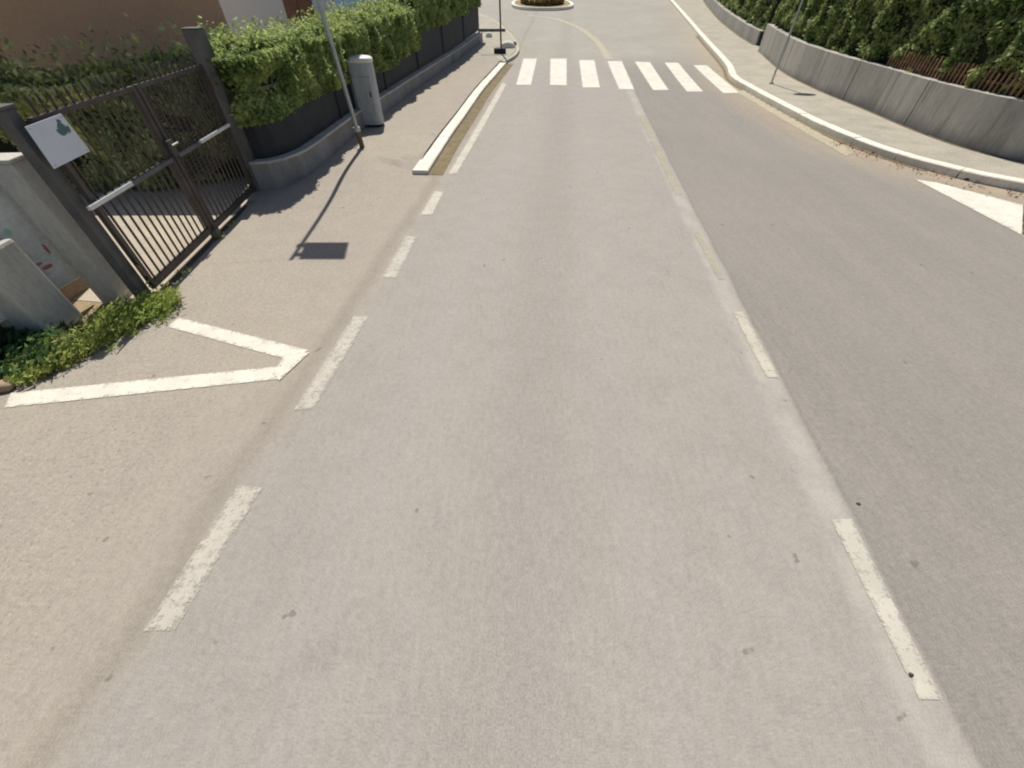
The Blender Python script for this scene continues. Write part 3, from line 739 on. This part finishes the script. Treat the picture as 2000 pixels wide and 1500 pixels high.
# concrete posts and notice board on the near left
pb = at(238, 582)
r = thing('concrete_post', 'tall weathered concrete post between the notice board and the gate', 'post', (pb[0]+0.02, pb[1], 0))
bm = bmesh.new(); box(bm, (pb[0]-0.03, pb[1], 0.665), (0.20, 0.22, 1.35), gyaw, None, 0.022)
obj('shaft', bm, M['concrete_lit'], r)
bm = bmesh.new(); box(bm, (pb[0]-0.03, pb[1], 1.355), (0.22, 0.24, 0.03), gyaw, None, 0.008); obj('cap', bm, M['concrete_lit'], r)
pc = at(120, 655)
r = thing('concrete_block', 'broad pale concrete block rising at the left edge behind the weeds', 'concrete block', (pc[0], pc[1], 0))
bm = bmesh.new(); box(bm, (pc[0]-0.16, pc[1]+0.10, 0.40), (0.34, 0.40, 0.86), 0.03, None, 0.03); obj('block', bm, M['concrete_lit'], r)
B0 = (pc[0]-0.20, pc[1]-0.1); B1 = (pb[0]-0.20, pb[1]+0.15)
bc = [onplane(x, y, B0, B1) for x, y in ((0, 345), (152, 530), (104, 572), (-95, 395))]
z_b = (bc[1].z+bc[2].z)/2
Bd = Vector((B1[0]-B0[0], B1[1]-B0[1], 0)).normalized(); Bn = Vector((Bd.y, -Bd.x, 0))
e1 = Vector((bc[1].x, bc[1].y, 0)); e0 = e1 - Bd*1.25
nb = thing('notice_board', 'faded grey poster board with red and green blotches between the concrete posts', 'notice board', (e1.x, e1.y, 0))
q = [Vector((p.x, p.y, z)) for p, z in ((e0, z_b+1.0), (e1, z_b+1.0), (e1, z_b), (e0, z_b))]
bm = bmesh.new(); slab(bm, q, 0.02, Bn); obj('panel', bm, M['poster'], nb)
bm = bmesh.new()
ebot = [p+Bn*0.004 for p in (q[3], q[2])]
bar(bm, ebot[0]-Vector((0, 0, 0.012)), ebot[1]-Vector((0, 0, 0.012)), 0.014, 6); bar(bm, q[1], q[2], 0.014, 6); bar(bm, q[0], q[1], 0.014, 6)
obj('frame', bm, M['posterframe'], nb)
def bp(s, z, o=0.022): return e1 - Bd*s + Bn*o + Vector((0, 0, z_b+z))
random.seed(3)
for nm, m_, lst in (('red_print', 'fadered', [(0.42, 0.40, 0.05, 0.06), (0.20, 0.19, 0.05, 0.018), (0.26, 0.24, 0.05, 0.014), (0.10, 0.32, 0.014, 0.05), (0.52, 0.30, 0.05, 0.02), (0.36, 0.50, 0.03, 0.03)]),
                ('green_print', 'fadegreen', [(0.46, 0.25, 0.06, 0.035), (0.25, 0.55, 0.03, 0.03)])):
    for i, (s, z, a, b) in enumerate(lst):
        bm = bmesh.new(); bm.faces.new([bm.verts.new(bp(s+a*math.cos(t*0.524)*random.uniform(.8, 1.1), z+b*math.sin(t*0.524), 0.0225+0.0004*i)) for t in range(12)])
        obj(nm, bm, M[m_], nb)
bw0 = (B0[0]-0.28, B0[1]-2.4); bw1 = (B1[0]-0.28, B1[1]+0.05)
r = thing('boundary_wall', 'low brown rendered wall behind the notice board at the left edge', 'wall', (bw1[0], bw1[1], 0))
bm = bmesh.new(); extrude_wall(bm, resample([bw0, bw1], 0.5), 0.15, -0.02, 0.75, -1); obj('wall', bm, M['brownwall'], r)

# weeds
def tuft(bm, c, rad, h, n, size):
    for _ in range(n):
        a = random.uniform(0, 6.28); rr = rad*math.sqrt(random.random()); z = random.random()
        b = Vector((c[0]+rr*math.cos(a), c[1]+rr*math.sin(a), 0.01))
        lean = Vector((math.cos(a), math.sin(a), 0))*random.uniform(0.1, 0.8)*h
        t = b+lean*z+Vector((0, 0, h*z*(1-0.4*rr/rad)+0.01))
        d = Vector((random.gauss(0, 1), random.gauss(0, 1), random.gauss(0, 0.7))).normalized()
        s = size*random.uniform(0.6, 1.3); n_ = d.orthogonal().normalized()
        w = d.cross(n_)
        bm.faces.new([bm.verts.new(x) for x in (t-n_*s, t-w*s*0.35, t+n_*s, t+w*s*0.35)])
bm = bmesh.new()
for i in range(95):
    u = random.random(); px = 60+u*275; py = 728-u*138 + random.uniform(-16, 14)
    c = at(px, py); tuft(bm, c, 0.11, random.uniform(0.07, 0.20), 90, 0.028)
for i in range(40):                                  # stragglers at the edge of the clump, along the gate foot and the wall foot
    if i < 22: u = random.random(); c = at(60+u*275+random.uniform(-10, 26), 744-u*138+random.uniform(-4, 16))
    elif i < 30: c = tuple(Vector(G0).lerp(Vector(G1), random.random())+gn*0.07)
    else: c = random.choice(offset(WLn, 0.03)[3:40])
    if i >= 30: continue
    tuft(bm, c, 0.05, random.uniform(0.03, 0.07), 24, 0.016)
o = obj('weeds', bm, M['leaf_tip']); tag(o, 'yellow green weeds running along the foot of the concrete posts', 'weeds', None, 'stuff')
for (px, py, lab) in ((8, 690, 'dark shrubby plant in the shade behind the other broad leaves'), (48, 712, 'dark broad leaved plant at the left frame edge by the white stone'), (120, 690, 'bushy dark green plant beside the broad concrete block')):
    c = at(px, py); r = thing('leafy_plant', lab, 'plant', (c[0], c[1], 0))
    bm = bmesh.new(); tuft(bm, c, 0.20, 0.22, 420, 0.045); obj('leaves', bm, M['leaf_broad'], r)
    bm = bmesh.new()
    for k in range(8):
        a = k*0.785; bar(bm, (c[0], c[1], 0), (c[0]+0.12*math.cos(a), c[1]+0.12*math.sin(a), 0.16), 0.006, 5, 0.003)
    obj('stems', bm, M['twig'], r)
def rock(name, lab, px, py, s, m, cat='stone', group=None, dz=0.0):
    c = at(px, py); bm = bmesh.new(); bmesh.ops.create_icosphere(bm, subdivisions=2, radius=1)
    for v in bm.verts:
        v.co *= 1+0.25*mnoise.noise(v.co*1.5+Vector((px, py, 0)))
        v.co = Vector((v.co.x*s[0], v.co.y*s[1], v.co.z*s[2]))
    bmesh.ops.translate(bm, vec=(c[0], c[1], zg(c[1])+s[2]*0.7+dz), verts=bm.verts)
    o = obj(name, bm, m, None, True); return tag(o, lab, cat, group)
rock('stone', 'small white stone beside the end of the long driveway line', 52, 738, (0.07, 0.05, 0.04), M['whitestone'])
rock('stone', 'ochre stone at the left frame edge below the dark plant', 12, 760, (0.09, 0.06, 0.05), M['ochre'])
rock('pebble', 'dark pebble lying on the worn centre dash at the lower right', 1777, 1318, (0.011, 0.009, 0.006), M['stone'], 'pebble', None, 0.006)
rock('pebble', 'dark pebble on the grey lane right of the near centre dash', 1676, 984, (0.014, 0.01, 0.006), M['stone'], 'pebble')
rock('pebble', 'dark pebble in the leaf litter under the right kerb', 1888, 352, (0.05, 0.04, 0.025), M['stone'], 'pebble')

# cabinet
cb = at(728, 247, 0.08)
cr = thing('street_cabinet', 'rounded pale grey roadside cabinet standing against the hedge wall', 'cabinet', (cb[0], cb[1], 0.1))
def superprism(bm, c, a, b, z0, z1, n=28, e=3.2, dome=0.0, taper=1.0):
    def ring(z, k):
        out = []
        for i in range(n):
            t = 2*math.pi*i/n; ct, st = math.cos(t), math.sin(t)
            x = a*k*math.copysign(abs(ct)**(2/e), ct); y = b*k*math.copysign(abs(st)**(2/e), st)
            out.append(bm.verts.new((c[0]+x, c[1]+y, z)))
        return out
    rings = [ring(z0, 1), ring(z1, taper)]
    if dome:
        for k in range(1, 6):
            t = k/6*math.pi/2; rings.append(ring(z1+dome*math.sin(t), taper*math.cos(t)**0.5))
    for i in range(len(rings)-1):
        for j in range(n): bm.faces.new((rings[i][j], rings[i][(j+1) % n], rings[i+1][(j+1) % n], rings[i+1][j]))
    bm.faces.new(rings[0][::-1]); bm.faces.new(rings[-1])
zc = zg(cb[1])+0.08; topz = height_at(cb, 108)
print('cabinet', cb, topz)
bm = bmesh.new(); superprism(bm, cb, 0.265, 0.19, zc+0.07, topz-0.10); obj('body', bm, M['cabinet'], cr, False)
bm = bmesh.new(); superprism(bm, cb, 0.272, 0.197, topz-0.10, topz-0.06, dome=0.06); obj('lid', bm, M['cabinet_top'], cr, True)
bm = bmesh.new(); superprism(bm, cb, 0.25, 0.17, zc-0.02, zc+0.07); obj('plinth', bm, M['darkgap'], cr)
bm = bmesh.new(); box(bm, (cb[0]-0.325, cb[1]+0.06, zc+0.52), (0.08, 0.22, 0.86), 0, None, 0.01); obj('side_box', bm, M['darkgap'], cr)
bm = bmesh.new(); box(bm, (cb[0]+0.02, cb[1]-0.193, zc+0.60), (0.36, 0.012, 0.62), 0, None, 0.004); d = obj('door', bm, M['cabinet'], cr)
bm = bmesh.new(); box(bm, (cb[0]+0.16, cb[1]-0.203, zc+0.62), (0.025, 0.02, 0.09), 0, None, 0.004); obj('handle', bm, M['darkgap'], d)

# sun direction is needed to place the board high on the pole
EL = math.radians(62); 
bs = at(708, 288, 0.1)
v_top = onplane(622, 0, (bs[0]-1, bs[1]), (bs[0]+1, bs[1]))
zb0 = zg(bs[1])+0.05
leanx = (v_top.x-bs[0])/(v_top.z-zb0)
s_end = at(588, 480)
zb_ = 0.6
# height of board so that its shadow falls at s_end; solve azimuth and height together
bh = math.tan(EL)*(bs[1]-s_end[1])
topx = bs[0]+leanx*bh
SA = Vector((topx-s_end[0], bs[1]-s_end[1]))         # horizontal direction towards the sun
print('pole', bs, 'lean', leanx, 'board z', bh, 'sun az', SA)
AZ = math.atan2(SA.x, SA.y)
pr_ = thing('street_sign', 'tall galvanised pole leaning beside the grey cabinet and carrying an unseen flag board shaped for its shadow', 'street sign', (bs[0], bs[1], zb0))
def pp(z): return Vector((bs[0]+leanx*(z-zb0), bs[1], z))
bm = bmesh.new(); bar(bm, pp(zb0), pp(bh+0.80), 0.038, 14, 0.026); obj('pole', bm, M['galv'], pr_, False)
bm = bmesh.new(); bar(bm, pp(zb0-0.02), pp(zb0+0.34), 0.047, 14); obj('base_sleeve', bm, M['rust'], pr_)
bm = bmesh.new(); bar(bm, pp(zb0+0.32), pp(zb0+0.39), 0.062, 14); obj('collar', bm, M['galv'], pr_)
p0 = pp(bh+0.28)
bm = bmesh.new(); box(bm, (p0.x+0.34, p0.y-0.02, bh+0.33), (0.56, 0.03, 0.80), 0.0, None, 0.005); bd = obj('board', bm, M['shadowboard'], pr_)  # unseen board, made up to cast the shadow on the footway
for z in (bh+0.10, bh+0.56):
    bm = bmesh.new(); box(bm, (p0.x+0.03, p0.y-0.005, z), (0.14, 0.09, 0.03), 0, None, 0.004); obj('shadow_board_clamp', bm, M['galv'], pr_)

# far corner: thin post with crossbar and blocks
fp = at(979, 104, 0.1)
r = thing('corner_post', 'thin dark post with a short crossbar at the far left corner', 'post', (fp[0], fp[1], zg(fp[1])+0.1))
g_ = zg(fp[1])+0.1
bm = bmesh.new(); bar(bm, (fp[0], fp[1], g_), (fp[0]-0.05, fp[1], g_+3.0), 0.03, 8); obj('pole', bm, M['darkgap'], r)
zc_ = height_at(fp, 59)
bm = bmesh.new(); box(bm, (fp[0]-0.35, fp[1]-0.03, zc_), (1.05, 0.05, 0.09), 0.05, None, 0.005); obj('crossbar', bm, M['gate_post'], r)
bm = bmesh.new(); superprism(bm, (fp[0]-0.05, fp[1]), 0.24, 0.16, g_-0.01, g_+0.13, dome=0.05); obj('foot', bm, M['darkgap'], r)
rock('stone', 'white boulder at the far corner right of the thin dark post', 993, 99, (0.30, 0.18, 0.16), M['whitestone'], 'boulder', None, 0.05)
rock('stone', 'small white boulder left of the thin dark post at the far corner', 955, 78, (0.16, 0.12, 0.14), M['whitestone'], 'boulder', None, 0.05)
rock('stone', 'dark stone beside the white boulder at the far corner kerb', 1005, 94, (0.10, 0.08, 0.10), M['stone'], 'boulder', None, 0.05)

# traffic island at the far end
ic = at(1060, 4)
isl = thing('traffic_island', 'kerbed island with dry brown planting in the middle of the far junction', 'traffic island', (ic[0], ic[1]+1.0, zg(ic[1])))
def stadium(cx, cy, a, b, n=48):
    return [(cx+a*math.copysign(abs(math.cos(t))**0.8, math.cos(t)), cy+b*math.copysign(abs(math.sin(t))**0.8, math.sin(t))) for t in [2*math.pi*i/n for i in range(n+1)]]
near = at(1060, 21); ay = 2.8; cyi = near[1]+ay; a_x = (at(1118, 14)[0]-at(1002, 14)[0])/2; cxi = (at(1118, 14)[0]+at(1002, 14)[0])/2
ring = stadium(cxi, cyi, a_x, ay)
obj('kerb_ring', kerb_mesh(ring, 0.22, 0.16), M['kerb'], isl)
bm = bmesh.new(); vs = [bm.verts.new((x, y, zg(y)+0.14)) for x, y in stadium(cxi, cyi, a_x-0.08, ay-0.08)[:-1]]
bm.faces.new(vs); upward(bm); obj('soil', bm, M['dirt'], isl)
bm = bmesh.new()
def pti():
    t = random.uniform(0, 6.28); k = math.sqrt(random.random()); x = cxi+(a_x-0.55)*k*math.cos(t); y = cyi+(ay-0.8)*k*math.sin(t)
    return Vector((x, y, zg(y)+0.15+random.random()*0.55*(1-0.4*k*k)+0.12*mnoise.noise(Vector((x, y, 0))))), Vector((0, 0, 1))
leafcloud(bm, pti, 9000, 0.12); obj('planting', bm, M['leaf_dry'], isl)

# ------------------------------------------------------------------ RIGHT SIDE
wt = lambda u: 0.72
def rwall(label, line, h, joints):
    mid = line[len(line)//2]
    r = thing('retaining_wall', label, 'wall', (mid[0], mid[1], zg(mid[1])))
    ln = evenly(line, 90)
    cuts = [0]+[int(j*89) for j in joints]+[89]
    for a, b in zip(cuts, cuts[1:]):
        seg = [Vector(p) for p in ln[a:b+1]]
        if a: seg[0] = seg[0]+(seg[1]-seg[0]).normalized()*0.015
        if b < 89: seg[-1] = seg[-1]-(seg[-1]-seg[-2]).normalized()*0.015
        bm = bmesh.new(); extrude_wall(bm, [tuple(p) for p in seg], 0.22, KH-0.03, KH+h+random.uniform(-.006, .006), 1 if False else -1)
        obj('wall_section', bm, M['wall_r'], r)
    bk = offset(ln, -0.05)
    bm = bmesh.new(); extrude_wall(bm, bk, 0.15, KH-0.03, KH+h-0.03, -1); obj('mortar_core', bm, M['slate'], r)
    return ln
WH = 0.80; WHA = 0.46
print('wall h', height_at(at(1680, 209, KH), 124)-zg(at(1680, 209)[1])-KH, height_at(at(1530, 140, KH), 75)-zg(at(1530, 140)[1])-KH, height_at(at(1440, 66, KH), 40)-zg(at(1440, 66)[1])-KH)
wa = rwall('far grey wall section curving away beyond the step on the right', WA, WHA, [0.5])
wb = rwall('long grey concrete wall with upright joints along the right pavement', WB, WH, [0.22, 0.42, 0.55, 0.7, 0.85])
hedge('wall_hedge', 'dark dense hedge behind the long grey wall on the right', offset(wb, -0.24), 1.6, lambda u: KH+WH*0.85, lambda u: 2.75+0.1*math.sin(u*20),
      90000, 0.06, M['leaf_right'], bulge=0.22)
hedge('wall_hedge', 'dark green hedge behind the far curving wall section', offset(wa, -0.24), 1.6, lambda u: KH+WHA*0.8, lambda u: 2.6+0.1*math.sin(u*20),
      36000, 0.08, M['leaf_right'], bulge=0.22)
# slat fence on top of the wall
sl = offset(wb, -0.19)
ia = min(range(len(wb)), key=lambda i: abs(wb[i][1]-at(1690, 209, KH)[1])); ib = min(range(len(wb)), key=lambda i: abs(wb[i][1]-at(1890, 292, KH)[1]) + (5 if i < ia else 0))
seg = resample(sl[ia:ib+1], 0.09); seg = evenly(sl[ia:ib+1], int(sum((Vector(sl[i+1])-Vector(sl[i])).length for i in range(ia, ib))/0.10))
mid = seg[len(seg)//2]
r = thing('slat_fence', 'short orange brown slat fence on top of the grey wall', 'fence', (mid[0], mid[1], zg(mid[1])+KH+WH))
for p in seg[:95]:
    bm = bmesh.new(); hh = random.uniform(0.26, 0.40)
    box(bm, (p[0], p[1], zg(p[1])+KH+WH+hh/2), (0.026, 0.03, hh), random.uniform(-.2, .2)); obj('slat', bm, M['slat'], r)
bm = bmesh.new()
extrude_wall(bm, offset(seg, -0.03), 0.02, KH+WH+0.12, KH+WH+0.15, -1); obj('rail', bm, M['slat'], r)
# post at right; its round sign above the frame is added for a shadow
rp = at(1506, 163, KH); g_ = zg(rp[1])+KH
r = thing('post_with_shadow_disc', 'thin galvanised post with an unseen round sign added for its shadow beside the right kerb', 'street sign', (rp[0], rp[1], g_))
bm = bmesh.new(); bar(bm, (rp[0], rp[1], g_), (rp[0]+0.03, rp[1], g_+3.0), 0.026, 12); obj('pole', bm, M['galv'], r)
bm = bmesh.new(); bar(bm, (rp[0], rp[1], g_), (rp[0], rp[1], g_+0.05), 0.06, 12); obj('foot', bm, M['kerb'], r)
bm = bmesh.new(); bar(bm, (rp[0]+0.03, rp[1]-0.05, g_+2.66), (rp[0]+0.03, rp[1]-0.03, g_+2.66), 0.30, 32); dd = obj('shadow_disc', bm, M['red'], r)
bm = bmesh.new(); bar(bm, (rp[0]+0.03, rp[1]-0.056, g_+2.66), (rp[0]+0.03, rp[1]-0.0505, g_+2.66), 0.21, 32); obj('shadow_disc_centre', bm, M['signwhite'], dd)
# leaf litter in the right gutter
bm = bmesh.new(); random.seed(11)
KRn = [p for p in offset(KR, 0.16) if p[1] < 9.5]
def ptl():
    p = random.choice(KRn); q = Vector(p); o_ = abs(random.gauss(0, 0.16))
    d = offset([KRn[0], KRn[1]], 1)[0]
    return Vector((q.x-o_*0.8+random.uniform(-.15, .15), q.y-o_*0.6+random.uniform(-.15, .15), 0.012+zg(q.y)+random.random()*0.01)), Vector((0, 0, 2.5))
leafcloud(bm, ptl, 650, 0.028)
o = obj('leaf_litter', bm, M['litter']); tag(o, 'brown fallen leaves gathered in the gutter under the right kerb', 'leaf litter', None, 'stuff')

# ------------------------------------------------------------------ LIGHT, SKY, CAMERA
w = bpy.data.worlds.new('World'); sc.world = w; w.use_nodes = True
nt = w.node_tree; sky = nt.nodes.new('ShaderNodeTexSky'); sky.sky_type = 'NISHITA'; sky.sun_disc = False
sky.sun_elevation = EL; sky.sun_rotation = AZ; sky.air_density = 1.0; sky.dust_density = 1.5
bg = nt.nodes['Background']; bg.inputs['Strength'].default_value = 0.078
nt.links.new(sky.outputs[0], bg.inputs['Color'])
sun = bpy.data.lights.new('sun', 'SUN'); sun.energy = 5.0; sun.angle = math.radians(0.3); sun.color = (1.0, 0.955, 0.87)
so = bpy.data.objects.new('sun', sun); col.objects.link(so)
sd = Vector((math.sin(AZ)*math.cos(EL), math.cos(AZ)*math.cos(EL), math.sin(EL)))
so.rotation_euler = sd.to_track_quat('Z', 'Y').to_euler()
cam = bpy.data.cameras.new('camera'); co = bpy.data.objects.new('camera', cam); col.objects.link(co)
cam.sensor_width = 36; cam.lens = 36*F/2000; cam.clip_start = 0.05; cam.clip_end = 2000
co.location = (0, 0, H); co.rotation_euler = (math.pi/2-TH, 0, 0)
sc.camera = co
sc.view_settings.view_transform = 'Standard'; sc.view_settings.look = 'None'; sc.view_settings.exposure = 0
sc.cycles.pixel_filter_type = 'BLACKMAN_HARRIS'; sc.cycles.filter_width = 2.0
